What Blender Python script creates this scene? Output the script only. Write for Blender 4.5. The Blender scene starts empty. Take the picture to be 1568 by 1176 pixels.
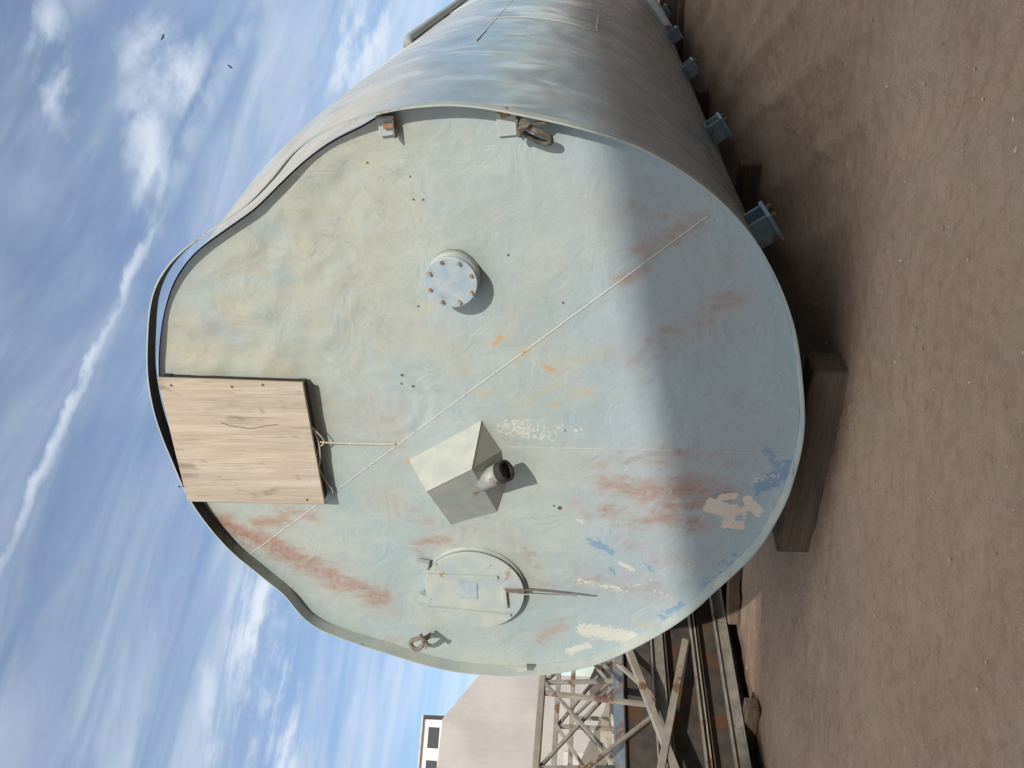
import bpy, bmesh, math, random
import numpy as np
from mathutils import Vector, Matrix, noise, Quaternion
random.seed(7); np.random.seed(7)
S=bpy.context.scene
col=S.collection
# ---------------------------------------------------------------- survey frame
FPX=1178.0; YAW=.5002; PIT=.1155
ZC=2.2                                   # tank axis height
CAM=Vector((2.567,-3.912,ZC-.8207))
Fv=Vector((-math.sin(YAW)*math.cos(PIT),math.cos(YAW)*math.cos(PIT),math.sin(PIT)))
Rv=Vector((math.cos(YAW),math.sin(YAW),0)); Uv=Rv.cross(Fv)
def ray(px,py): return Fv*FPX+Rv*(588-py)+Uv*(784-px)
def onY(px,py,y=0.):
    v=ray(px,py); return CAM+v*((y-CAM.y)/v.y)
def onG(px,py,z=0.):
    v=ray(px,py); return CAM+v*((z-CAM.z)/v.z)
def atD(px,py,d): return CAM+ray(px,py).normalized()*d
LR=Vector((-.8,1,-.56))
LD=LR.normalized()                       # light travel direction
SHX,SHZ=.065,-.010                       # shell axis drift per metre

# ---------------------------------------------------------------- helpers
def empty(name,loc=(0,0,0)):
    e=bpy.data.objects.new(name,None); e.empty_display_size=.2; e.location=loc; col.objects.link(e); return e
def mobj(name,verts,faces,mat,parent=None,smooth=False,bev=0,sub=0):
    me=bpy.data.meshes.new(name); me.from_pydata([tuple(v) for v in verts],[],faces); me.update()
    if smooth:
        me.polygons.foreach_set('use_smooth',[True]*len(me.polygons))
    o=bpy.data.objects.new(name,me); col.objects.link(o)
    if mat: me.materials.append(mat)
    if parent: o.parent=parent
    if bev:
        m=o.modifiers.new('b','BEVEL'); m.width=bev; m.segments=2; m.limit_method='ANGLE'
    return o
def fixn(o):
    bm=bmesh.new(); bm.from_mesh(o.data); bmesh.ops.recalc_face_normals(bm,faces=bm.faces); bm.to_mesh(o.data); bm.free(); return o
def boxvf(c,ax,ay,az):
    c=Vector(c);ax=Vector(ax);ay=Vector(ay);az=Vector(az)
    V=[c+ax*i+ay*j+az*k for k in(-1,1) for j in(-1,1) for i in(-1,1)]
    F=[(0,2,3,1),(4,5,7,6),(0,1,5,4),(2,6,7,3),(0,4,6,2),(1,3,7,5)]
    return V,F
def join(lists):
    V=[];F=[]
    for v,f in lists:
        n=len(V);V+=list(v);F+=[tuple(i+n for i in q) for q in f]
    return V,F
def box(name,c,ax,ay,az,mat,parent=None,bev=0):
    v,f=boxvf(c,ax,ay,az); return fixn(mobj(name,v,f,mat,parent,bev=bev))
def cylvf(a,b,r,n=24,r2=None,cap=True):
    a=Vector(a);b=Vector(b);r2=r if r2 is None else r2
    d=(b-a).normalized(); u=d.orthogonal().normalized(); w=d.cross(u)
    V=[a+(u*math.cos(t)+w*math.sin(t))*r for t in [2*math.pi*i/n for i in range(n)]]
    V+=[b+(u*math.cos(t)+w*math.sin(t))*r2 for t in [2*math.pi*i/n for i in range(n)]]
    F=[(i,(i+1)%n,n+(i+1)%n,n+i) for i in range(n)]
    if cap: F+=[tuple(range(n))[::-1],tuple(range(n,2*n))]
    return V,F
def cyl(name,a,b,r,mat,parent=None,n=32,bev=0,r2=None):
    v,f=cylvf(a,b,r,n,r2); o=fixn(mobj(name,v,f,mat,parent,bev=bev))
    if n>=16:
        for p in o.data.polygons:
            if len(p.vertices)==4: p.use_smooth=True
    return o
def tube(name,pts,r,mat,parent=None,cyclic=False,res=6,kind='NURBS'):
    cu=bpy.data.curves.new(name,'CURVE'); cu.dimensions='3D'; cu.bevel_depth=r; cu.bevel_resolution=3; cu.resolution_u=res
    sp=cu.splines.new(kind); sp.points.add(len(pts)-1)
    for p,q in zip(sp.points,pts): p.co=(*q,1)
    if kind=='NURBS': sp.order_u=3; sp.use_endpoint_u=True
    sp.use_cyclic_u=cyclic; cu.use_fill_caps=True
    cu.materials.append(mat)
    o=bpy.data.objects.new(name,cu); col.objects.link(o)
    if parent:o.parent=parent
    return o

# ---------------------------------------------------------------- node helper
class NT:
    def __init__(s,tree): s.t=tree; s.n=tree.nodes; s.l=tree.links
    def new(s,ty,**k):
        n=s.n.new(ty)
        for a,b in k.items(): setattr(n,a,b)
        return n
    def inp(s,n,i,v):
        if v is None: return
        sock=n.inputs[i]
        if isinstance(v,bpy.types.NodeSocket): s.l.new(v,sock)
        else:
            if isinstance(v,(tuple,list)) and len(v)==3 and sock.type=='RGBA': v=(*v,1)
            sock.default_value=v
    def math(s,op,a,b=None,c=None,clamp=False):
        n=s.new('ShaderNodeMath',operation=op,use_clamp=clamp); s.inp(n,0,a); s.inp(n,1,b); s.inp(n,2,c); return n.outputs[0]
    def mapr(s,v,a,b,c=0.,d=1.,smooth=True):
        n=s.new('ShaderNodeMapRange',interpolation_type='SMOOTHSTEP' if smooth else 'LINEAR'); s.inp(n,0,v)
        s.inp(n,1,a);s.inp(n,2,b);s.inp(n,3,c);s.inp(n,4,d); return n.outputs[0]
    def noise(s,vec,scale,detail=4,rough=.55,dist=0.,out=0):
        n=s.new('ShaderNodeTexNoise'); s.inp(n,'Vector',vec); s.inp(n,'Scale',scale); s.inp(n,'Detail',detail); s.inp(n,'Roughness',rough); s.inp(n,'Distortion',dist); return n.outputs[out]
    def mix(s,f,a,b,blend='MIX'):
        n=s.new('ShaderNodeMix',data_type='RGBA',blend_type=blend); s.inp(n,0,f); s.inp(n,6,a); s.inp(n,7,b); return n.outputs[2]
    def mapping(s,vec,loc=(0,0,0),rot=(0,0,0),sc=(1,1,1)):
        n=s.new('ShaderNodeMapping'); s.inp(n,0,vec); s.inp(n,1,loc); s.inp(n,2,rot); s.inp(n,3,sc); return n.outputs[0]
    def bump(s,h,strength=.3,dist=.01,nrm=None):
        n=s.new('ShaderNodeBump'); s.inp(n,'Height',h); s.inp(n,'Strength',strength); s.inp(n,'Distance',dist)
        if nrm is not None: s.inp(n,'Normal',nrm)
        return n.outputs[0]
    def attr(s,name): 
        n=s.new('ShaderNodeAttribute',attribute_name=name); return n.outputs['Fac']
def mat(name):
    m=bpy.data.materials.new(name); m.use_nodes=True; N=NT(m.node_tree)
    b=m.node_tree.nodes['Principled BSDF']; tc=N.new('ShaderNodeTexCoord').outputs['Object']
    return m,N,b,tc
def simple(name,c1,c2,scale=8,rough=.7,metal=0,bumps=.3,bd=.004,rust=None,rustamt=.6,stretch=(1,1,1)):
    m,N,b,tc=mat(name)
    v=N.mapping(tc,sc=stretch)
    f=N.mapr(N.noise(v,scale,4,.6),.3,.7)
    c=N.mix(f,c1,c2)
    if rust:
        r=N.mapr(N.noise(v,scale*.6,6,.7,.4),rustamt,rustamt+.07)
        c=N.mix(r,c,rust)
    N.inp(b,'Base Color',c); N.inp(b,'Roughness',rough); N.inp(b,'Metallic',metal)
    N.inp(b,'Normal',N.bump(N.noise(v,scale*5,3,.6),bumps,bd))
    return m

# ---------------------------------------------------------------- materials
M_paint=simple('faded_paint',(.33,.385,.385),(.42,.445,.40),7,.55,0,.3,.004,rust=(.28,.19,.12),rustamt=.62)
M_hood=simple('hood_paint',(.33,.36,.34),(.40,.415,.37),9,.55,0,.25,.003,rust=(.26,.19,.13),rustamt=.64)
M_pipe=simple('grey_pipe_metal',(.24,.25,.235),(.36,.365,.33),18,.5,.1,.4,.003,rust=(.17,.12,.08),rustamt=.55)
M_blue=simple('pale_blue_paint',(.28,.36,.42),(.39,.44,.45),14,.5,0,.25,.003,rust=(.28,.17,.10),rustamt=.59)
M_steelblue=simple('support_paint',(.12,.20,.26),(.20,.27,.31),9,.55,0,.3,.003,rust=(.14,.08,.05),rustamt=.58)
M_rust=simple('rusty_iron',(.09,.06,.045),(.21,.13,.085),25,.85,.2,.6,.004,rust=(.28,.16,.09),rustamt=.58)
M_dirtyiron=simple('dirty_grey_iron',(.10,.09,.08),(.24,.21,.17),22,.75,.3,.6,.004,rust=(.26,.15,.08),rustamt=.60)
M_rustor=simple('orange_rust',(.20,.10,.05),(.34,.19,.10),30,.9,0,.6,.003)
M_bolt=simple('painted_bolt',(.22,.24,.24),(.34,.35,.33),40,.7,0,.5,.003,rust=(.34,.18,.08),rustamt=.50)
M_black=simple('black_rubber_and_gap_shade',(.015,.015,.015),(.03,.03,.03),20,.8)
M_weld=simple('weld_bead',(.44,.46,.42),(.52,.52,.46),60,.6,0,.6,.003,rust=(.36,.23,.14),rustamt=.56)
M_rope=simple('rope_fibre',(.45,.38,.28),(.60,.52,.40),80,.9,0,.6,.002)
M_bird=simple('dark_feathers',(.02,.02,.022),(.05,.045,.045),30,.8)
# rim's inner side painted near-black as shade, fading to ordinary paint lower left
M_rimshade,N,b,tc=mat('rim_interior_painted_shade')
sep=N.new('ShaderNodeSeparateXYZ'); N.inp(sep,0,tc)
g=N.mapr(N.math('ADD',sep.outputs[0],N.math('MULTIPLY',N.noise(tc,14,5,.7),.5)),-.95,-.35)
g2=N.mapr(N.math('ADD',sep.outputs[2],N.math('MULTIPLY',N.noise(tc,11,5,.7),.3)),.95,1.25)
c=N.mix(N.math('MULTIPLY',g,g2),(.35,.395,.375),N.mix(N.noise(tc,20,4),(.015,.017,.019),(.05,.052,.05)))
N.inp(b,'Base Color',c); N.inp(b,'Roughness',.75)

def head_material():
    m,N,b,tc=mat('weathered_head_paint')
    big=N.noise(tc,1.3,4,.6,.4); med=N.noise(tc,4.5,6,.62,.6); fine=N.noise(tc,28,5,.65)
    stv=N.mapping(tc,sc=(3.2,1,.7)); streak=N.noise(stv,3.0,6,.65,.3)
    c=N.mix(N.mapr(big,.38,.66),(.305,.380,.380),(.385,.415,.365))
    c=N.mix(N.math('MULTIPLY',N.mapr(med,.42,.75),.5),c,(.285,.355,.365))
    c=N.mix(N.math('MULTIPLY',N.mapr(streak,.5,.8),.45),c,(.45,.465,.42))
    cool=N.math('MULTIPLY',N.attr('cool'),N.mapr(med,.2,.7,.6,1.),clamp=True)
    c=N.mix(cool,c,(.325,.400,.445))
    bg=N.math('MULTIPLY',N.attr('beige'),N.mapr(med,.3,.65,.2,.95),clamp=True)
    c=N.mix(bg,c,(.405,.39,.305))
    rid=N.mapr(N.math('ABSOLUTE',N.math('SUBTRACT',N.noise(tc,3.2,5,.6,1.6),.5)),0,.028,1,0)
    cm=N.math('MULTIPLY',rid,N.math('ADD',N.math('MULTIPLY',N.attr('crease'),.8),.20),clamp=True)
    cm=N.math('MULTIPLY',cm,N.mapr(big,.4,.6,.3,1.))
    c=N.mix(N.math('MULTIPLY',cm,.42),c,(.21,.255,.245))
    blot=N.noise(tc,9,6,.68,.8)
    c=N.mix(N.math('MULTIPLY',N.mapr(blot,.52,.78),.42),c,(.24,.285,.285))
    c=N.mix(N.math('MULTIPLY',N.mapr(blot,.45,.25),.30),c,(.48,.50,.46))
    def thr(a,lo,hi,n,amp=1.0,gate=True):
        v=N.math('ADD',N.attr(a),N.math('MULTIPLY',N.math('SUBTRACT',n,.5),amp))
        v=N.mapr(v,lo,hi)
        return N.math('MULTIPLY',v,N.mapr(N.attr(a),.02,.3)) if gate else v
    sn=N.noise(N.mapping(tc,sc=(4,1,1.8)),3.6,8,.74,.5)
    c=N.mix(N.math('MULTIPLY',N.attr('rust'),N.mapr(med,.3,.65,.18,.50)),c,(.36,.27,.225))
    c=N.mix(N.math('MULTIPLY',thr('rust',.40,1.18,sn,2.5),.68),c,(.30,.160,.112))
    c=N.mix(N.math('MULTIPLY',thr('rust',.88,1.2,fine,1.6),.5),c,(.23,.11,.07))
    c=N.mix(N.math('MULTIPLY',N.attr('orange'),.36),c,(.46,.38,.21))
    c=N.mix(N.math('MULTIPLY',thr('orange',.50,1.20,fine,1.9),.72),c,(.45,.27,.10))
    fr=N.math('ADD',N.noise(N.mapping(tc,sc=(1.6,1,1)),17,5,.7),N.math('MULTIPLY',N.attr('rust'),.08))
    c=N.mix(N.math('MULTIPLY',N.mapr(fr,.67,.75),.5),c,(.34,.22,.14))
    ch=N.noise(tc,38,6,.7)
    ch2=N.noise(N.mapping(tc,loc=(3,1,8)),24,6,.68)
    c=N.mix(N.math('MULTIPLY',thr('blue',.52,.60,ch2,2.2),.75),c,(.15,.26,.385))
    c=N.mix(N.math('MULTIPLY',thr('white',.55,.63,ch,2.2),.75),c,(.56,.555,.49))
    c=N.mix(thr('bare',.45,.50,N.noise(tc,15,6,.7),1.5),c,(.58,.51,.455))
    chips=N.mapr(fine,.73,.75)
    c=N.mix(N.math('MULTIPLY',chips,.75),c,(.16,.12,.09))
    chips2=N.mapr(N.noise(N.mapping(tc,loc=(5,3,1)),45,3,.6),.725,.745)
    c=N.mix(N.math('MULTIPLY',chips2,.6),c,(.56,.57,.53))
    for k,(rot,sx) in enumerate((((0,.5,0),40),((0,-.9,0),30))):
        sn2=N.noise(N.mapping(tc,loc=(k*3.1,0,k),rot=rot,sc=(sx,1,1.2)),1.0,3,.5,1.2)
        s2=N.mapr(N.math('ABSOLUTE',N.math('SUBTRACT',sn2,.5)),0,.006,1,0)
        s2=N.math('MULTIPLY',s2,N.mapr(streak,.50,.60))
        c=N.mix(N.math('MULTIPLY',s2,.38),c,(.52,.53,.48))
    N.inp(b,'Base Color',c)
    N.inp(b,'Roughness',N.mapr(med,.2,.8,.48,.68)); N.inp(b,'Specular IOR Level',.35)
    nb=N.bump(N.noise(tc,4.0,4,.55,1.2),.5,.022)
    nb=N.bump(N.noise(tc,30,3,.6),.18,.004,nb)
    N.inp(b,'Normal',nb)
    return m
def shell_material():
    m,N,b,tc=mat('weathered_shell_paint')
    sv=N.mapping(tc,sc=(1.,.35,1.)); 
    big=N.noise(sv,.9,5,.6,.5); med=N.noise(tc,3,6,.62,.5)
    c=N.mix(N.mapr(big,.38,.62),(.185,.260,.320),(.235,.310,.360))  # lower shell kept darker and bluer, its shade put into the colour
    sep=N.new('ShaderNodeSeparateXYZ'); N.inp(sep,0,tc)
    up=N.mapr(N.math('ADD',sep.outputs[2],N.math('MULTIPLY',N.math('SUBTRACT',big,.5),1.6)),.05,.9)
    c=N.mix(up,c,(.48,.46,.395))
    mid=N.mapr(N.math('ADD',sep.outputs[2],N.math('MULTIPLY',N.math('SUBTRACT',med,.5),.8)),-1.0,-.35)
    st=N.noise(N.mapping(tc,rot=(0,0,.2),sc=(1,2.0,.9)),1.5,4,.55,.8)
    c=N.mix(N.math('MULTIPLY',N.mapr(st,.50,.64),N.math('ADD',N.math('MULTIPLY',mid,.55),.15)),c,(.48,.55,.58))  # pale streaks paint reflections into the shell colour
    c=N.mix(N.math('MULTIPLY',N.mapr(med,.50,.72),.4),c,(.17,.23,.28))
    chips=N.mapr(N.noise(tc,30,4,.6),.68,.71)
    c=N.mix(N.math('MULTIPLY',chips,.6),c,(.50,.50,.46))
    N.inp(b,'Base Color',c); N.inp(b,'Roughness',N.mapr(med,.3,.7,.20,.36))
    nb=N.bump(N.noise(N.mapping(tc,sc=(1,1.3,1.6)),1.6,1,.5,.3),.6,.07)
    N.inp(b,'Normal',nb)
    return m
def wood_material(name,c1,c2,c3,axis=2,sc=1.0,bs=.5):
    m,N,b,tc=mat(name)
    s=[14*sc]*3; s[axis]=.9*sc
    g=N.noise(N.mapping(tc,sc=tuple(s)),1.6,7,.68,.9)
    s2=[90*sc]*3; s2[axis]=2.2*sc
    f=N.noise(N.mapping(tc,sc=tuple(s2)),1.5,4,.6,.5)
    s3=[4*sc]*3; s3[axis]=.25
    bd=N.noise(N.mapping(tc,sc=tuple(s3)),1.3,3,.5,.2)
    c=N.mix(N.mapr(g,.32,.68),c1,c2)
    c=N.mix(N.math('MULTIPLY',N.mapr(bd,.42,.62),.6),c,c3)
    c=N.mix(N.math('MULTIPLY',N.mapr(f,.54,.66),.5),c,tuple(x*.5 for x in c1))
    s4=[5*sc]*3; s4[axis]=2.*sc
    kn=N.noise(N.mapping(tc,loc=(2,0,5),sc=tuple(s4)),1.4,4,.6,.6)
    c=N.mix(N.math('MULTIPLY',N.mapr(kn,.60,.72),.6),c,tuple(x*.45 for x in c1))
    N.inp(b,'Base Color',c); N.inp(b,'Roughness',.85); N.inp(b,'Specular IOR Level',.15)
    N.inp(b,'Normal',N.bump(N.math('ADD',g,f),bs,.004))
    return m
def ground_material():
    m,N,b,tc=mat('dry_dirt')
    a=N.noise(tc,.8,5,.6,.3); f=N.noise(tc,14,6,.7); ff=N.noise(tc,90,4,.7)
    c=N.mix(N.mapr(a,.3,.7),(.305,.215,.156),(.385,.285,.212))
    c=N.mix(N.math('MULTIPLY',N.mapr(f,.4,.75),.45),c,(.43,.33,.255))
    c=N.mix(N.math('MULTIPLY',N.mapr(f,.5,.3),.40),c,(.215,.148,.106))
    c=N.mix(N.math('MULTIPLY',N.mapr(ff,.48,.75),.42),c,(.19,.13,.095))
    c=N.mix(N.math('MULTIPLY',N.mapr(ff,.42,.25),.32),c,(.48,.38,.30))
    st=N.mapr(N.noise(tc,150,1,.5),.70,.73)
    c=N.mix(N.math('MULTIPLY',st,.6),c,(.52,.44,.37))
    N.inp(b,'Base Color',c); N.inp(b,'Roughness',.95); N.inp(b,'Specular IOR Level',.1)
    nb=N.bump(N.noise(tc,6,6,.65,.4),.8,.045)
    nb=N.bump(N.noise(tc,70,5,.7),.85,.009,nb)
    N.inp(b,'Normal',nb)
    return m
M_head=head_material(); M_shell=shell_material()
M_ply=wood_material('sunbleached_plywood',(.41,.345,.265),(.53,.46,.37),(.36,.315,.255),axis=2,sc=1.)
M_tim=wood_material('old_timber',(.105,.078,.058),(.185,.138,.102),(.13,.097,.075),axis=0,sc=1.2,bs=.9)
M_gnd=ground_material()

# ---------------------------------------------------------------- tank outline profiles
def prof(pts,y):
    A=[];Rr=[]
    for q in pts:
        P=onY(q[0],q[1],y); A.append(math.atan2(P.z-ZC,P.x)); Rr.append(math.hypot(P.x,P.z-ZC))
    i=np.argsort(A); return np.array(A)[i],np.array(Rr)[i]
SW=.09
skirt_px=[(1233,640),(1229,590),(1192,430),(1130,333),(1085,292),(1040,258),(960,217),(870,191),(800,176),(740,163),(675,160),(610,165),(575,175),(520,190),(480,207),(440,238),(415,275),(375,315),(330,348),(290,374),(255,405),(235,440),(226,490),(224,545),(228,600),(240,650),(262,705),(290,768),(345,838),(390,875),(437,912),(460,945),(480,962),(540,985),(600,1003),(650,1019),(700,1030),(740,1034),(800,1036),(870,1029),(920,1016),(1000,978),(1050,945),(1095,905),(1155,850),(1213,745)]
a1,r1=prof(skirt_px,-SW)
NA=512
ang=np.linspace(-math.pi,math.pi,NA,endpoint=False)
def smooth(x,k):
    w=np.exp(-.5*(np.arange(-3*k,3*k+1)/k)**2); w/=w.sum(); n=len(x)
    return np.array([ (x[(np.arange(i-3*k,i+3*k+1))%n]*w).sum() for i in range(n)])
rs=smooth(np.interp(ang,a1,r1,period=2*math.pi),3)
rs=rs+np.array([.0025*noise.noise(Vector((math.cos(a)*9,math.sin(a)*9,0))) for a in ang])
head_top=[(575,190),(520,211),(470,246),(425,289),(390,325),(340,359),(298,389),(268,431),(253,480),(246,530),(245,580),(257,640),(281,705),(305,772),(352,836),(385,862),(440,900),(470,930)]
a2,r2=prof(head_top,0)
r_in=np.interp(ang,a2,r2)
msk=(ang>=a2[0])&(ang<=a2[-1])
rh=rs-.010
rh=np.where(msk,np.minimum(r_in,rs-.010),rh); rh=smooth(rh,3); rh=np.minimum(rh,rs-.008)

# head relief
rc=onY(590,615,0); rcx,rcz=rc.x,rc.z-ZC
def hy(x,z):
    n=noise.noise(Vector((x*.9,3.1,z*.9)))*.018+noise.noise(Vector((x*2.3,7.7,z*2.3)))*.009
    d=math.hypot(x-rcx,z-rcz); n+=.0022*math.sin(d*55)*math.exp(-((d-.22)/.12)**2)*max(0,min(1,.6-(z-rcz)*3))
    k=max(0,(x+.2))*max(0,z)
    n+=.016*min(1,k)*noise.noise(Vector((x*4,1.7,z*4)))
    n+=.008*min(1,k)*noise.noise(Vector((x*9,1.7,z*9)))
    r=math.hypot(x,z); 
    return n*max(0,min(1,(1.97-r)/.25))
def H(px,py,off=0.):
    P=onY(px,py,-off); return Vector((P.x,hy(P.x,P.z-ZC)-off,P.z))

tank=empty('storage_tank',(0,0,0))
NRg=150
verts=[(0,hy(0,0),0)];
ca=np.cos(ang);sa=np.sin(ang)
for j in range(1,NRg+1):
    f=j/NRg
    for i in range(NA):
        r=rh[i]*f; x=r*ca[i]; z=r*sa[i]; verts.append((x,hy(x,z),z))
faces=[(0,1+(i+1)%NA,1+i) for i in range(NA)]
for j in range(NRg-1):
    o0=1+j*NA;o1=o0+NA
    for i in range(NA):
        k=(i+1)%NA; faces.append((o0+i,o0+k,o1+k,o1+i))
head=mobj('head_plate',verts,faces,M_head,tank,smooth=True); head.location=(0,0,ZC)
V=np.array(verts); X=V[:,0];Z=V[:,2]
def stroke(lst):
    out=np.zeros(len(X))
    for x1,y1,x2,y2,w,s in lst:
        A=onY(x1,y1);B=onY(x2,y2); ax,az=A.x,A.z-ZC; bx,bz=B.x,B.z-ZC
        dx,dz=bx-ax,bz-az; L=max(dx*dx+dz*dz,1e-9)
        t=np.clip(((X-ax)*dx+(Z-az)*dz)/L,0,1)
        d=np.hypot(X-ax-t*dx,Z-az-t*dz)
        out=np.maximum(out,s*np.exp(-(d/w)**2))
    return out
masks={}
masks['rust']=stroke([(345,800,440,850,.13,1),(420,835,520,890,.16,.95),(390,800,440,800,.08,.9),(500,880,580,915,.15,.9),(430,780,480,790,.08,.8),(560,925,600,940,.12,.55),
 (930,740,1000,755,.13,.8),(990,755,1085,745,.16,.9),(1010,790,1075,805,.10,.85),(990,700,1060,700,.12,.65),(1030,770,1110,760,.12,.85),(640,835,685,825,.08,.85),(930,780,990,800,.11,.75),
 (985,385,1060,345,.10,.78),(920,320,1010,330,.16,.45),(950,430,990,410,.07,.7),(1035,510,1115,465,.15,.62),(975,545,1040,515,.13,.52),(1080,440,1110,400,.12,.42),
 (830,980,862,955,.09,.7),(780,825,820,865,.10,.6),(500,620,590,650,.2,.40),(600,770,660,800,.15,.5),(900,715,1110,700,.16,.5),(880,770,900,790,.06,.6),(900,890,1010,900,.13,.6),(1000,860,1080,850,.12,.45),(310,490,350,485,.12,.42),(560,990,610,980,.07,.6),(820,900,900,880,.15,.45),(1130,640,1160,700,.12,.35),(700,820,760,800,.13,.38),(960,830,1050,860,.12,.45)])
masks['orange']=stroke([(757,527,768,514,.022,1.2),(770,512,800,462,.055,.5),(800,540,808,536,.022,1.2),(790,552,800,545,.03,.7),(808,536,860,500,.05,.3),(835,563,850,567,.022,1.2),(850,567,930,535,.055,.55),(810,612,850,590,.045,.6),(845,622,850,620,.025,.9),(880,600,905,603,.04,.65),(650,515,700,545,.12,.42),(262,530,330,545,.14,.5),(380,550,420,560,.1,.45),(735,605,745,600,.03,.7),(650,475,665,470,.025,.75),(700,565,720,570,.035,.7),(980,955,1010,960,.035,.7),(622,705,626,708,.016,1.2),(600,640,600,760,.1,.22),(780,460,830,420,.1,.25)])
masks['white']=stroke([(778,655,835,665,.10,.62),(855,655,890,660,.06,.48),(895,965,965,975,.085,.95),(870,997,900,988,.045,.85),(950,862,968,872,.028,.9),(885,890,960,905,.045,.6),(1005,905,1030,915,.03,.6),(1160,735,1190,730,.05,.6),(885,795,895,800,.025,.6),(700,730,710,790,.03,.55),(965,900,1010,880,.05,.45),(780,860,800,880,.04,.45),(1040,850,1090,880,.07,.4)])
masks['blue']=stroke([(905,828,932,842,.05,.75),(985,860,1000,870,.05,.55),(1165,745,1215,714,.08,.85),(1175,690,1195,715,.05,.65),(1080,890,1130,850,.08,.5),(1015,945,1045,925,.06,.66),(935,870,942,878,.03,.6),(1085,745,1110,770,.035,.6)])
masks['bare']=stroke([(1093,775,1118,785,.070,1.),(1112,802,1132,805,.040,.9),(1105,762,1125,758,.028,.9),(1145,765,1160,785,.040,.95),(1138,780,1142,800,.02,.6)])
masks['beige']=np.clip(stroke([(480,250,420,480,.75,.85),(300,500,420,560,.5,.8),(560,340,560,520,.55,.55),(690,250,760,300,.4,.35),(650,560,690,560,.3,.4),(640,700,700,680,.3,.25)]),0,1)
masks['crease']=np.clip(stroke([(330,430,520,300,.45,1),(500,450,560,520,.3,.6),(620,220,660,250,.2,.6),(590,620,600,640,.3,.5)]),0,1)
zz=(Z+.45)/-.5
masks['cool']=np.clip(.15+.75*np.clip(zz,0,1)+stroke([(640,640,780,300,.35,.5),(840,240,780,280,.25,.4)]),0,1)  # bluish shade of the lower head put into the colour
for k,v in masks.items():
    at=head.data.attributes.new(k,'FLOAT','POINT'); at.data.foreach_set('value',v.astype(np.float32))

# --- shell
ys=[0,.04,.1,.18,.28,.4,.55,.72,.9,1.15,1.5,2,2.6,3.3,4.1,5,6,7,8,9,10,11,12,12.6]
vs=[];
for y in ys:
    t=min(1,y/1.1); t=t*t*(3-2*t)
    for i in range(NA):
        r=(rh[i]+.008)*(1-t)+2.0*t
        r+=.012*noise.noise(Vector((ca[i]*2.5,y*.9,sa[i]*2.5)))*min(1,y)
        vs.append((r*ca[i]+SHX*y,y,r*sa[i]+SHZ*y))
fs=[]
for j in range(len(ys)-1):
    for i in range(NA):
        k=(i+1)%NA; fs.append((j*NA+i,(j+1)*NA+i,(j+1)*NA+k,j*NA+k))
fs.append(tuple((len(ys)-1)*NA+i for i in range(NA)))
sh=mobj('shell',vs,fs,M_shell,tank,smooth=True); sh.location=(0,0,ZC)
sh.data.polygons[-1].use_smooth=False
def shellpt(a,y,off=0): 
    r=2.0+off; return Vector((r*math.cos(a)+SHX*y,y,ZC+r*math.sin(a)+SHZ*y))
# --- skirt
vs=[];fs=[]
th=.009
wv=[1+.12*noise.noise(Vector((c*3,s*3,0))) for c,s in zip(ca,sa)]
for i in range(NA):
    c,s=ca[i],sa[i]; w=SW*wv[i]
    gap=max(0,(rs[i]-rh[i])-.05); back=.004-min(.02,gap*.6)
    for (r,y) in ((rs[i],-w),(rs[i]-th,-w),(rs[i]-th,back),(rs[i],back)):
        vs.append((r*c,y,r*s))
mi=[]
for i in range(NA):
    k=(i+1)%NA
    for q in range(4):
        p=(q+1)%4; fs.append((i*4+q,i*4+p,k*4+p,k*4+q))
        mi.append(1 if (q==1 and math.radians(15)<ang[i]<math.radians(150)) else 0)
sk=mobj('skirt_rim',vs,fs,M_paint,tank,smooth=False); sk.data.materials.append(M_rimshade)
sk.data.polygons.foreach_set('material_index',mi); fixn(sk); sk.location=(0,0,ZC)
# --- welds
def weld(p,q,r=.0045,n=60,name='weld_seam'):
    A=onY(*p);B=onY(*q); pts=[]
    for i in range(n+1):
        P=A.lerp(B,i/n); pts.append(Vector((P.x,hy(P.x,P.z-ZC)-.0004,P.z)))
    tube(name,pts,r,M_weld,tank,kind='POLY')
weld((1085,330),(383,848),.0036); weld((780,685),(1222,694),.002)
for y in (3.1,5.6,8.0):
    tube('ring_weld',[shellpt(math.radians(a),y,-.001) for a in range(-110,170,2)],.005,M_shell,tank,kind='POLY')
for a0,y0,y1 in ((2,1.9,5.6),(-22,3.1,5.6),(-8,5.6,12)):
    tube('long_weld',[shellpt(math.radians(a0),y0+(y1-y0)*i/10,-.001) for i in range(11)],.005,M_shell,tank,kind='POLY')
tube('top_rail',[shellpt(math.radians(29),3.6,.0)]+[shellpt(math.radians(29),y,.045) for y in (3.75,5,7,9,12)],.045,M_blue,tank,kind='POLY')
# --- side feet
for k,y in enumerate((.56,2.75,5.3,7.7,10.1)):
    a=math.radians(-57); c=shellpt(a,y,.04); n=Vector((math.cos(a),0,math.sin(a))); t=Vector((-math.sin(a),0,math.cos(a))); yv=Vector((0,1,0))
    parts=[boxvf(c-yv*.10,n*.08,yv*.012,t*.08),boxvf(c+yv*.10,n*.08,yv*.012,t*.08),boxvf(c+n*.092,n*.012,yv*.15,t*.085),boxvf(c-n*.04,n*.012,yv*.088,t*.085),boxvf(c+n*.025,n*.053,yv*.088,t*.010)]
    v,f=join(parts); o=fixn(mobj('support_foot_%d'%k,v,f,M_steelblue,tank,bev=.003))
    for dy in(-.08,.08):
        cyl('foot_bolt',c+n*.105+yv*dy+t*.05,c+n*.135+yv*dy+t*.05,.018,M_rust,tank,8)
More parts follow.
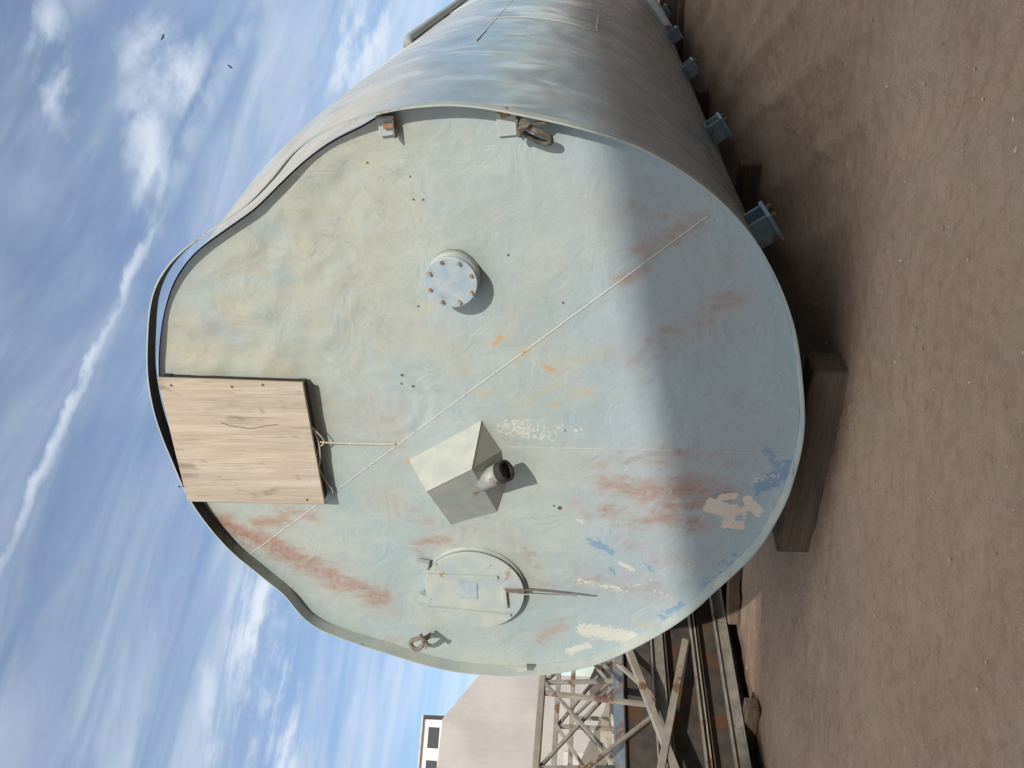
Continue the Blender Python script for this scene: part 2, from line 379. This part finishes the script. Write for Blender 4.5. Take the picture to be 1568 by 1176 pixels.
# --- flanged nozzle
yv=Vector((0,-1,0))
fr=onY(690,433,-.13); nc=Vector((fr.x,0,fr.z))
cyl('nozzle_neck',nc+yv*-.02,nc+yv*.105,.142,M_paint,tank,48)
cyl('nozzle_flange',nc+yv*.106,nc+yv*.13,.143,M_blue,tank,48,bev=.004)
for i in range(8):
    t=2*math.pi*(i+.4)/8; p=nc+Vector((math.cos(t)*.120,0,math.sin(t)*.120))
    cyl('flange_bolt_%d'%i,p+yv*.131,p+yv*(.146 if i%2 else .141),.010,M_rustor if i%3==0 else M_bolt,tank,6)
# --- discharge hood
def W(px,py,off=0): return onY(px,py,-off)
P1,P2,P6,P5,P7,P8=[W(*q,-.005) for q in((625,703),(737,643),(692,805),(762,785),(768,690),(775,742))]
P3=W(722,718,.27)
nrm=(P2-P1).cross(P3-P1).normalized(); rv=ray(653,752); P4=CAM+rv*((P1-CAM).dot(nrm)/rv.dot(nrm))
hv=[P1,P2,P3,P4,P5,P6,P7,P8]
hf=[(0,1,2,3),(3,2,4),(3,4,5),(1,6,2),(6,7,2),(7,4,2),(0,3,5)]
hood=mobj('discharge_hood',hv,hf,M_hood,tank); 
for A,B in((P1,P2),(P6,P5),(P4,P3),(P2,P3)):
    tube('hood_weld',[A,B],.003,M_weld,tank,kind='POLY')
pa=W(735,738,.14); pb=W(776,720,.20)
d=(pb-pa).normalized()
v,f=cylvf(pa,pb-d*.045,.062,32); mobj('hood_pipe',v,f,M_pipe,tank,smooth=True)
def ringpipe(name,a,b,ro,ri,m,par):
    v1,_=cylvf(a,b,ro,32); v2,_=cylvf(a,b,ri,32); n=32
    V=v1+v2; F=[]
    for i in range(n):
        k=(i+1)%n
        F+=[(i,k,n+k,n+i),(2*n+i,3*n+i,3*n+k,2*n+k),(n+i,n+k,3*n+k,3*n+i),(i,2*n+i,2*n+k,k)]
    return fixn(mobj(name,V,F,m,par))
ringpipe('hood_pipe_collar',pb-d*.05,pb,.066,.05,M_black,tank)
cyl('hood_pipe_bore',pb-d*.045,pb-d*.03,.05,M_black,tank)
# --- manhole
mc0=W(727,901,.03); mc=Vector((mc0.x,0,mc0.z))
cyl('manhole_ring',mc+yv*-.02,mc+yv*.03,.345,M_paint,tank,64)
cyl('manhole_gasket',mc+yv*.029,mc+yv*.045,.330,M_black,tank,64)
cyl('manhole_lid',mc+yv*.044,mc+yv*.058,.34,M_paint,tank,64,bev=.003)
def bar(p,q,w,t,off,m,name):
    A=W(*p,off);B=W(*q,off); d=(B-A); L=d.length/2; d.normalize(); s=d.cross(yv).normalized()
    return box(name,(A+B)/2,d*L,s*w,yv*t,m,tank,bev=.002)
bar((655,880),(762,884),.009,.010,.068,M_paint,'lid_strap_a'); bar((655,930),(782,942),.009,.010,.068,M_paint,'lid_strap_b')
bar((700,903),(731,905),.075,.002,.061,M_blue,'lid_plate')
bar((637,862),(657,866),.03,.02,.04,M_paint,'hinge_lug_a'); bar((642,912),(660,917),.03,.02,.04,M_paint,'hinge_lug_b')
bar((772,902),(775,930),.012,.012,.073,M_paint,'latch_plate'); bar((775,905),(803,908),.006,.008,.08,M_dirtyiron,'latch_arm')
tube('latch_rod',[W(772,903,.085),W(800,903,.09),W(850,906,.05),W(912,913,.02)],.005,M_dirtyiron,tank)
tube('latch_rod_b',[W(800,910,.08),W(850,911,.05),W(880,913,.02)],.004,M_paint,tank)
# --- lug plates
def lug(px,py,w,h,m,rot=0,off=.012,name='lug_plate',t=.008):
    c=W(px,py,off); A=Vector((math.cos(rot),0,math.sin(rot))); B=Vector((-math.sin(rot),0,math.cos(rot)))
    return box(name,c,A*w,B*h,yv*t,m,tank,bev=.002)
lug(593,193,.045,.045,M_paint,.1); lug(597,192,.012,.035,M_rustor,.05,.03,'lug_pin',.01); lug(604,197,.045,.005,M_dirtyiron,0,.035,'lug_lip',.02); lug(590,178,.006,.045,M_dirtyiron,0,.04,'lug_side',.02)
lug(777,190,.055,.05,M_paint,.05); lug(772,172,.022,.022,M_rustor,.2,.03,'lug_rust'); lug(792,192,.04,.006,M_dirtyiron,0,.03,'lug_lip',.02)
lug(800,1025,.02,.035,M_paint,0,.10,'tab')
for q,s in (((615,575),.008),((614,588),.006),((632,592),.008),((633,305),.005),((648,305),.005),((778,390),.006),((862,463),.006),((562,249),.005),((640,470),.005),((857,778),.014),((848,775),.006),((628,270),.004),((865,660),.005)):
    P=H(*q,0.003); cyl('pit_mark',P,P+Vector((0,-.002,0)),s,M_rust,tank,9)

# ---------------------------------------------------------------- shackles
def shackle(px,py,off,ang0,scale,anchor,tilt=1.0):
    e=empty('lifting_shackle'+('' if not bpy.data.objects.get('lifting_shackle') else '.001'),(0,0,0))
    c=W(px,py,off); A=Vector((math.cos(ang0),-.25,math.sin(ang0))).normalized(); B=A.cross(Vector((0,-1,0))).normalized()
    B=(B+Vector((0,-tilt,0))).normalized()
    pts=[c+(A*u+B*v)*scale for u,v in((1,.32),(.4,.36),(-.3,.5),(-.85,.42),(-1.1,0),(-.85,-.42),(-.3,-.5),(.4,-.36),(1,-.32))]
    tube('bow',pts,.018*scale/.09,M_dirtyiron,e)
    cyl('pin',c+(A*.95+B*.6)*scale,c+(A*.95-B*.6)*scale,.02*scale/.09,M_dirtyiron,e,12)
    cyl('pin_head',c+(A*.95+B*.6)*scale,c+(A*.95+B*.75)*scale,.03*scale/.09,M_dirtyiron,e,8)
    L=c+A*1.0*scale; 
    box('pad_eye',(L+anchor)/2,(L-anchor)/2*1.15,Vector((0,-.03,0)),((L-anchor).cross(Vector((0,1,0)))).normalized()*.008,M_dirtyiron,e,bev=.003)
    return e
shackle(820,207,.09,1.1,.078,W(836,186,.05))
shackle(640,985,.13,-.75,.078,W(657,974,.02),.5)

# ---------------------------------------------------------------- plywood board
ply=empty('plywood_board')
OF=.10
c4=[W(240,579,OF),W(463,587,OF),W(497,772,OF),W(287,768,OF)]
yy=Vector((0,.02,0))
vs=c4+[c+yy for c in c4]; o=fixn(mobj('board',vs,[(0,1,2,3),(4,7,6,5),(0,4,5,1),(1,5,6,2),(2,6,7,3),(3,7,4,0)],M_ply,ply,bev=.002))
def gap_shade_strip(A,B,ins,th=.022):  # black strips paint the shade in the gap behind the board
    A=A+ins;B=B+ins; d=(B-A).normalized(); s=d.cross(Vector((0,1,0))).normalized()
    box('gap_shade_strip',(A+B)/2+Vector((0,.055,0)),(B-A)/2*.97,Vector((0,.032,0)),s*th,M_black,ply)
gap_shade_strip(c4[1],c4[2],Vector((0,0,.03))); gap_shade_strip(c4[0],c4[3],Vector((0,0,-.03))); gap_shade_strip(c4[0],c4[1],Vector((-.04,0,0))); gap_shade_strip(c4[3],c4[2],Vector((.04,0,0)))
for q in((262,590),(402,589),(275,745),(470,765),(355,592)):
    P=W(*q,OF+.001); cyl('screw',P,P+Vector((0,-.003,0)),.008,M_rust,ply,10)
tube('crack',[W(338,647,OF+.0005),W(352,652,OF+.0005),W(368,654,OF+.0005),W(385,657,OF+.0005),W(405,652,OF+.0005),W(425,650,OF+.0005)],.0018,M_black,ply)
rp=empty('hanging_rope')
tube('rope_a',[W(468,640,.05),W(485,662,.06),W(492,700,.07),W(484,730,.07),W(478,752,.05)],.005,M_rope,rp)
tube('rope_b',[W(470,650,.05),W(480,680,.05),W(487,715,.06),W(500,740,.05),W(512,752,.03),W(503,768,.03),W(495,772,.07)],.0035,M_rope,rp)
tube('rope_c',[W(490,677,.06),W(520,679,.04),W(565,680,.03),W(605,680,.015)],.0055,M_rope,rp)
tube('rope_d',[W(478,655,.07),W(495,670,.06),W(497,680,.06),W(486,685,.06),W(480,735,.08),W(490,745,.08)],.004,M_rope,rp)

# ---------------------------------------------------------------- timbers
def timber(A,B,h,dpt,name='timber_beam'):
    A=Vector(A);B=Vector(B); d=(B-A).normalized(); s=Vector((-d.y,d.x,0)); 
    if s.y<0: s=-s
    L=(B-A).length
    nx=24
    vs=[]
    for i in range(nx+1):
        for (u,w) in((0,0),(1,0),(1,1),(0,1)):
            uu=u*dpt+noise.noise(Vector((i*.3,u*5,w*5)))*.014; ww=w*h+noise.noise(Vector((i*.35,u*7+3,w*5)))*.014
            ex=noise.noise(Vector((u*3,w*3,i)))*.03 if i in(0,nx) else 0
            vs.append((i/nx*L-L/2+ex,uu,ww))
    fs=[]
    for i in range(nx):
        for q in range(4):
            p=(q+1)%4; fs.append((i*4+q,i*4+p,i*4+4+p,i*4+4+q))
    fs+=[(0,3,2,1),tuple(nx*4+q for q in(0,1,2,3))]
    o=fixn(mobj(name,vs,fs,M_tim,None,bev=.014))
    R=Matrix((d,s,Vector((0,0,1)))).transposed().to_4x4(); R.translation=(A+B)/2
    o.matrix_world=R; return o
timber((-1.03,.28,-.02),(.47,.06,-.02),.215,.20)
timber((-1.3,3.1,-.01),(.95,3.0,-.01),.18,.2); timber((-1.3,7.0,-.01),(1.0,6.9,-.01),.15,.2); timber((-1,10.6,-.02),(2.4,10.5,-.02),.12,.25)
b=onG(1040,25); 
timber((b.x-.6,b.y,-.01),(b.x+.9,b.y-.1,-.01),.35,.3)
g=onG(1132,935); timber((g.x+.6,g.y+.2,0),(g.x-.1,g.y-.1,0),.12,.12)
el=empty('drain_pipe')
tube('elbow',[shellpt(math.radians(-40),9.6,-.05),onY(985,-10,9.4),onY(1003,22,8.9),onY(1020,52,8.3)],.13,M_blue,el)

# ---------------------------------------------------------------- steel stacks on the left
M_gal=simple('weathered_steel',(.22,.21,.19),(.34,.32,.27),9,.6,.2,.3,.003,rust=(.20,.11,.06),rustamt=.56)
M_dk=simple('dark_steel',(.06,.055,.05),(.11,.095,.08),7,.6,.2,.3,.003,rust=(.14,.07,.04),rustamt=.53)
M_tan=simple('tan_paint',(.24,.22,.18),(.34,.31,.255),5,.7,0,.3,.003,rust=(.17,.095,.06),rustamt=.54)
M_green=simple('green_paint',(.10,.20,.15),(.14,.25,.19),5,.6); M_drum=simple('grey_drum_paint',(.10,.13,.15),(.16,.19,.21),5,.55,0,.3,.003,rust=(.14,.08,.05),rustamt=.52)
dirv=Vector((SHX,1,0)).normalized(); sd=Vector((1,-SHX,0)).normalized()
def ibeam(o,L,h,w,z,x):
    c=Vector((x,0,z))+dirv*(o+L/2); t=.012; u=Vector((0,0,1))
    return [boxvf(c+u*h/2,dirv*L/2,sd*.008,u*(h/2-t)),boxvf(c+u*(h-t/2),dirv*L/2,sd*w/2,u*t/2),boxvf(c+u*t/2,dirv*L/2,sd*w/2,u*t/2)]
bs=empty('steel_beam_stack')
for k,(x,z,h,w,o,L,m) in enumerate([(-3.62,.12,.30,.2,-2.0,11,M_dk),(-3.9,.12,.30,.2,-1.8,11,M_dk),(-4.3,.12,.30,.25,-1.8,11,M_dk),(-3.75,.46,.28,.22,-1.4,9,M_dk),(-4.2,.46,.3,.25,-2.5,10,M_gal),(-3.55,.44,.05,.12,-2,10,M_tan),(-3.5,.13,.12,.1,-2.2,10,M_gal),(-3.7,.76,.12,.1,-2,10,M_gal),(-4.0,.86,.3,.12,-2,10,M_dk)]):
    v,f=join(ibeam(o,L,h,w,z,x)); fixn(mobj('beam_%d'%k,v,f,m,bs,bev=.003))
for y in(-1.2,.9,3.5,6):
    box('dunnage',Vector((-4.0,y,.06)),sd*.75,dirv*.07,Vector((0,0,.058)),M_tim,bs,bev=.006)
dr=empty('steel_drum_section')
v,f=cylvf(Vector((-4.55,-1.5,1.05)),Vector((-4.1,6,1.05)),.20,40); fixn(mobj('barrel',v,f,M_drum,dr,smooth=False))
for y in(-1,1,3,5): 
    c=Vector((-4.55,-1.5,1.05)).lerp(Vector((-4.1,6,1.05)),(y+1.5)/7.5); dd=Vector((.45,7.5,0)).normalized()
    v,f=cylvf(c-dd*.02,c+dd*.02,.212,40); mobj('hoop',v,f,M_drum,dr)
tr=empty('steel_truss_stack')
def truss(x,z0,z1,o,L,n,m,ph=0,cross=True,lean=0.):
    A=lambda s,z:Vector((x+lean*(z-z0),0,z))+dirv*(o+s)
    P=[]
    def member(a,b,w=.03):
        d=(b-a); s=d.cross(sd).normalized(); P.append(boxvf((a+b)/2,d/2,sd*w,s*w*.8))
    member(A(0,z0),A(L,z0),.035); member(A(0,z1),A(L,z1),.035)
    for i in range(n+1):
        s=L*i/n; member(A(s,z0),A(s,z1),.022)
        if i<n:
            e=L*(i+1)/n
            if (i+ph)%2 or cross: member(A(s,z0)+sd*.03,A(e,z1)+sd*.03,.02)
            if not (i+ph)%2 or cross: member(A(s,z1)-sd*.03,A(e,z0)-sd*.03,.02)
    v,f=join(P); fixn(mobj('truss',v,f,m,tr,bev=.002))
truss(-3.75,.80,1.95,-2.2,10,9,M_tan,0,False,.1); truss(-4.5,1.2,2.02,-2.0,11,11,M_gal,1,True,-.1); truss(-5.3,.9,1.9,-2.5,12,8,M_tan,0,True); truss(-6.0,.3,1.75,-2.5,12,7,M_tan,1,False)
v,f=join([boxvf(Vector((-3.45,-.2,1.0)),Vector((.02,1.9,-.45)),Vector((.05,0,0)),Vector((0,.012,.03))),boxvf(Vector((-3.4,1.5,1.1)),Vector((.1,1.9,.55)),Vector((.04,0,0)),Vector((0,-.012,.03)))])
fixn(mobj('loose_brace',v,f,M_tan,tr,bev=.003))
fixn(mobj('green_panel',*boxvf(Vector((-5.7,1.6,1.6)),Vector((0,.25,0)),Vector((0,0,.12)),Vector((.02,0,0))),M_green,tr))
M_equip=simple('equipment_beige',(.30,.26,.21),(.38,.34,.28),3,.7,0,.3,.004,rust=(.2,.1,.06),rustamt=.6)
eq=empty('scrap_equipment_pile')
for i in range(40):
    c=Vector((random.uniform(-10,-5.6),random.uniform(0,9),random.uniform(.2,1.3))); a=random.uniform(0,3)
    A=Vector((math.cos(a),math.sin(a),random.uniform(-.3,.3))).normalized(); B=A.cross(Vector((0,0,1))).normalized(); C3=A.cross(B)
    fixn(mobj('piece_%d'%i,*boxvf(c,A*random.uniform(.3,1.3),B*random.uniform(.05,.35),C3*random.uniform(.03,.3)),random.choice([M_equip,M_tan,M_dk,M_rust,M_gal]),eq,bev=.01))

# ---------------------------------------------------------------- grey metal shed far left
m,N,b,tc=mat('corrugated_sheet')
w=N.new('ShaderNodeTexWave',bands_direction='X'); N.inp(w,'Vector',tc); N.inp(w,'Scale',1.2)
c=N.mix(N.mapr(N.noise(tc,.3,5,.6),.3,.7),(.26,.25,.245),(.32,.305,.295)); N.inp(b,'Base Color',c); N.inp(b,'Roughness',.7); N.inp(b,'Normal',N.bump(w.outputs[1],.35,.03)); M_shed=m
M_white=simple('white_trim',(.6,.6,.58),(.7,.7,.67),2,.7)
M_glass=simple('dark_glass',(.02,.025,.03),(.03,.035,.04),3,.15)
M_roofm=simple('roof_sheet',(.32,.31,.29),(.4,.38,.35),2,.6)
shed=empty('metal_shed')
hx=Vector((ray(800,1100).x,ray(800,1100).y,0)).normalized(); lx=Vector((-hx.y,hx.x,0))
D=60; base=Vector((CAM.x,CAM.y,0))+Vector((ray(900,1036).x,ray(900,1036).y,0)).normalized()*D
zE=CAM.z+(921-757)/FPX*D*1.05; zR=CAM.z+(921-713)/FPX*D*1.08
prof2=[(0,0),(0,zE),(3.3,zR),(14,zR+.4),(17.5,zE),(17.5,0)]
fr=[base+lx*a+Vector((0,0,z)) for a,z in prof2]; bk=[p+hx*30 for p in fr]
n=len(fr); F=[tuple(range(n)),tuple(range(2*n-1,n-1,-1))]+[(i,(i+1)%n,n+(i+1)%n,n+i) for i in range(n)]
fixn(mobj('walls',fr+bk,F,M_shed,shed))
cb=base+lx*8.0+hx*6+Vector((0,0,zR+.75))
box('roof_monitor',cb,lx*4.6,hx*5,Vector((0,0,.8)),M_white,shed)
box('monitor_roof',cb+Vector((0,0,.88)),lx*4.9,hx*5.3,Vector((0,0,.07)),M_roofm,shed)
for i in range(4): box('monitor_window',cb-hx*5.02+lx*(-3.4+i*2.2),lx*.7,hx*.03,Vector((0,0,.4)),M_glass,shed)
box('door',base+lx*7-hx*.05+Vector((0,0,2)),lx*2,hx*.04,Vector((0,0,2)),M_roofm,shed)

# ---------------------------------------------------------------- unseen L-shaped building added behind / right of the yard to cast the soft shadow
wh=empty('shadow_caster_building')
M_casterwall=simple('shadow_caster_wall',(.62,.59,.54),(.70,.67,.61),.8,.8,0,.3,.01)
s=16; Pc=Vector((1.9,0,1.40))-LR*s
x0,y0,z0=Pc
xl=-16.; zl=z0-.19*(x0-xl)
v=[(xl,y0-12,0),(x0+12,y0-12,0),(x0+12,y0,0),(xl,y0,0),(xl,y0-12,zl),(x0+12,y0-12,z0),(x0+12,y0,z0),(x0,y0,z0),(xl,y0,zl),(x0,y0,0),(x0,y0-12,z0)]
fixn(mobj('caster_south_wing',v,[(0,1,2,9,3),(3,9,7,8),(9,2,6,7),(1,5,6,2),(0,3,8,4),(0,4,10,5,1),(4,8,7,10),(10,7,6,5)],M_casterwall,wh))
y1=26
v,f=boxvf(((x0+x0+12)/2,(y0+y1)/2+.01,z0/2+.02),(6,0,0),(0,(y1-y0)/2,0),(0,0,z0/2))
fixn(mobj('caster_east_wing',v,f,M_casterwall,wh))
for i in range(7): box('caster_window',(x0-26+i*4,y0+.03,5),(1.1,0,0),(0,.04,0),(0,0,.8),M_glass,wh)
for i in range(8): box('caster_window',(x0-.03,y0+4+i*5,6),(.04,0,0),(0,1.2,0),(0,0,.8),M_glass,wh)
box('caster_door',(x0-.05,2,2.4),(.05,0,0),(0,2.2,0),(0,0,2.4),M_roofm,wh)

# ---------------------------------------------------------------- ground
n=440; u=np.linspace(-1,1,n); gx=7*u+700*u**9
GX,GY=np.meshgrid(gx+.8,gx+.2)
vs=[]
def gz(xv,yv_):
    r=math.hypot(xv,yv_)
    if r>=14: return 0.
    fall=min(1,(14-r)/5)
    z=noise.noise(Vector((xv*.5,yv_*.5,0)))*.03+noise.noise(Vector((xv*1.7,yv_*1.7,2)))*.026+noise.noise(Vector((xv*6,yv_*6,4)))*.014+noise.noise(Vector((xv*15,yv_*15,4)))*.007
    for k,off in enumerate((0,1.1,1.9,3.1)):
        q=(xv*.92+yv_*.38)-1.6-off+.12*math.sin(yv_*.8+k); w=math.exp(-(q/.16)**2)
        z-=w*.034*(1+.9*math.sin((yv_*.95-xv*.3)*38+q*20)*.5)
        z+=.024*math.exp(-((abs(q)-.27)/.07)**2)
    return z*fall*(1 if not(-1.4<xv<1.4 and 0<yv_<13) else .5)
for yv_,xv in zip(GY.ravel(),GX.ravel()): vs.append((xv,yv_,gz(xv,yv_)-.008))
fs=[(j*n+i,j*n+i+1,(j+1)*n+i+1,(j+1)*n+i) for j in range(n-1) for i in range(n-1)]
mobj('ground',vs,fs,M_gnd,None,smooth=True)
M_peb=simple('pebble_stone',(.26,.20,.16),(.50,.44,.37),9,.85)
ico=bmesh.new(); bmesh.ops.create_icosphere(ico,subdivisions=1,radius=1); iv=[v.co.copy() for v in ico.verts]; fi=[tuple(v.index for v in f.verts) for f in ico.faces]; ico.free()
PV=[];PF=[]
for i in range(3800):
    x=random.uniform(-4,6.5); y=random.uniform(-4,6) if i%3 else random.uniform(-3.2,1)
    s=.003+.010*random.random()**6+(.008 if i%300==0 else 0); r=random.uniform(0,6.28)
    sx,sy,sz=s*random.uniform(.7,1.4),s*random.uniform(.7,1.2),s*random.uniform(.4,.8)
    z=gz(x,y)-.008
    n0=len(PV)
    for c in iv:
        k=random.uniform(.8,1.15); a,b_=c.x*sx*k,c.y*sy*k
        PV.append((x+a*math.cos(r)-b_*math.sin(r),y+a*math.sin(r)+b_*math.cos(r),z+c.z*sz*k+sz*.4))
    PF+=[tuple(q+n0 for q in f) for f in fi]
mobj('gravel_pebbles',PV,PF,M_peb,None)

# ---------------------------------------------------------------- birds
def bird(px,py,d,rot,flap,sc=.42):
    c=atD(px,py,d)
    rings=[(-.16,.004),(-.10,.022),(-.02,.035),(.06,.03),(.10,.02),(.125,.022),(.15,.012),(.18,.002)]
    V=[];F=[];k=8
    for x,r in rings:
        for j in range(k): V.append((x,r*math.cos(j*math.tau/k),r*math.sin(j*math.tau/k)))
    for i in range(len(rings)-1):
        for j in range(k): F.append((i*k+j,i*k+(j+1)%k,(i+1)*k+(j+1)%k,(i+1)*k+j))
    for s in(-1,1):
        b0=len(V); V+=[(.06,0,.01),(-.05,0,.01),(.09,s*.14,flap),(-.05,s*.13,flap),(.04,s*.30,flap*.6),(-.04,s*.27,flap*.6)]
        F+=[(b0,b0+2,b0+3,b0+1),(b0+2,b0+4,b0+5,b0+3)]
    b0=len(V); V+=[(-.13,0,0),(-.24,.05,0),(-.24,-.05,0)]; F.append((b0,b0+1,b0+2))
    o=mobj('flying_bird',V,F,M_bird); o.location=c; o.rotation_euler=rot; o.scale=(sc,)*3; return o
bird(250,57,32,(.5,.3,2.2),.12); bird(353,102,34,(-.4,.2,.6),.10)

# ---------------------------------------------------------------- world
w=bpy.data.worlds.new('World'); S.world=w; w.use_nodes=True; N=NT(w.node_tree)
bg=w.node_tree.nodes['Background']
sky=N.new('ShaderNodeTexSky',sky_type='NISHITA',sun_disc=False)
ts=-LD; sky.sun_elevation=math.asin(ts.z); sky.sun_rotation=math.atan2(ts.x,ts.y)
sky.air_density=1.0; sky.dust_density=.8; sky.ozone_density=1.2
tc=N.new('ShaderNodeTexCoord').outputs['Generated']
def q2(px,py):
    v=ray(px,py).normalized(); return np.array([v.x,v.y])/(v.z+.12)
sep=N.new('ShaderNodeSeparateXYZ'); N.inp(sep,0,tc)
zz=N.math('ADD',N.math('MAXIMUM',sep.outputs[2],0.0),.12)
qx=N.math('DIVIDE',sep.outputs[0],zz); qy=N.math('DIVIDE',sep.outputs[1],zz)
A=q2(10,850);B=q2(240,340); dd=(B-A)/np.linalg.norm(B-A); nn=np.array([-dd[1],dd[0]])
al=N.math('ADD',N.math('MULTIPLY',qx,float(dd[0])),N.math('MULTIPLY',qy,float(dd[1])))
ac=N.math('ADD',N.math('MULTIPLY',qx,float(nn[0])),N.math('MULTIPLY',qy,float(nn[1])))
cb_=N.new('ShaderNodeCombineXYZ'); N.inp(cb_,0,al); N.inp(cb_,1,ac); P=cb_.outputs[0]
n1=N.noise(N.mapping(P,sc=(.6,1.3,1)),1.4,5,.50,.7)
n2=N.noise(N.mapping(P,loc=(3,1,0),rot=(0,0,.25),sc=(.8,3.4,1)),2.0,7,.56,.7)
wob1=N.math('SUBTRACT',N.noise(P,14,4,.6),.5); wob2=N.math('SUBTRACT',n1,.5)
cl=N.math('ADD',N.math('MULTIPLY',n1,.50),N.math('MULTIPLY',n2,.50))
cl=N.mapr(cl,.38,.70)
cl=N.math('ADD',N.math('MULTIPLY',cl,.50),.12)
brk=N.mapr(N.math('ADD',n2,N.math('MULTIPLY',wob1,.35)),.34,.66,.15,1.)
def band(p,q,wd,amt,src,sharp,wob=.03):
    a=q2(*p);b2=q2(*q); d=(b2-a)/np.linalg.norm(b2-a); m_=np.array([-d[1],d[0]]); c0=float(a@m_)
    t=N.math('ADD',N.math('MULTIPLY',qx,float(m_[0])),N.math('MULTIPLY',qy,float(m_[1])))
    t=N.math('SUBTRACT',t,c0)
    t=N.math('ADD',t,N.math('MULTIPLY',wob1 if sharp else wob2,wob))
    t=N.mapr(N.math('ABSOLUTE',t),0,wd,1,0)
    s_=N.math('ADD',N.math('MULTIPLY',qx,float(d[0])),N.math('MULTIPLY',qy,float(d[1])))
    s0,s1=float(a@d),float(b2@d); e=abs(s1-s0)*.5
    t=N.math('MULTIPLY',t,N.math('MULTIPLY',N.mapr(s_,s0-e,s0+e*.6),N.mapr(s_,s1-e*.6,s1+e,1,0)))
    t=N.math('MULTIPLY',t,brk if not sharp else N.mapr(wob1,-.25,.2,.55,1.))
    return N.math('MAXIMUM',src,N.math('MULTIPLY',t,amt))
cl=band((5,860),(240,340),.024,.75,cl,True,.05)
cl=band((240,340),(400,0),.07,.42,cl,True,.06)
cl=band((390,880),(430,1200),.28,1.25,cl,False,.25)
cl=band((300,1000),(330,1200),.12,.7,cl,False,.3)
cl=band((90,10),(105,200),.10,.8,cl,False,.3)
cl=band((190,60),(320,95),.17,.8,cl,False,.35)
cl=band((225,130),(260,330),.13,.8,cl,False,.3)
cl=band((500,120),(600,30),.30,.9,cl,False,.3)
cl=N.math('MINIMUM',cl,.90)
skyc=N.mix(1.0,sky.outputs[0],(.86,.98,1.10),'MULTIPLY')
cc=N.mix(cl,skyc,(6.4,6.9,7.5))
# unseen bright haze added on the sun side to lift the ambient light
dt=N.new('ShaderNodeVectorMath',operation='DOT_PRODUCT'); N.inp(dt,0,tc); dt.inputs[1].default_value=tuple(ts)
fill_veil=N.math('MULTIPLY',N.mapr(dt.outputs['Value'],-.05,.9),N.mapr(n1,.3,.6,.55,.95))
cc=N.mix(fill_veil,cc,(14.5,14.2,14.0))
N.inp(bg,0,cc); bg.inputs[1].default_value=.13
w.cycles.sampling_method='MANUAL'; w.cycles.sample_map_resolution=512

sun=bpy.data.lights.new('sun','SUN'); sun.energy=3.7; sun.angle=math.radians(.6); sun.color=(1,.94,.84)
so=bpy.data.objects.new('sun',sun); col.objects.link(so); so.rotation_euler=LD.to_track_quat('-Z','Y').to_euler(); so.location=(20,-30,30)

cd=bpy.data.cameras.new('camera'); cd.sensor_width=36; cd.sensor_fit='HORIZONTAL'; cd.lens=FPX/1568*36; cd.clip_end=3000; cd.clip_start=.05
co=bpy.data.objects.new('camera',cd); col.objects.link(co)
M4=Matrix((-Uv,Rv,-Fv)).transposed().to_4x4(); M4.translation=CAM; co.matrix_world=M4
S.camera=co
S.view_settings.view_transform='Standard'; S.view_settings.look='None'; S.view_settings.exposure=0
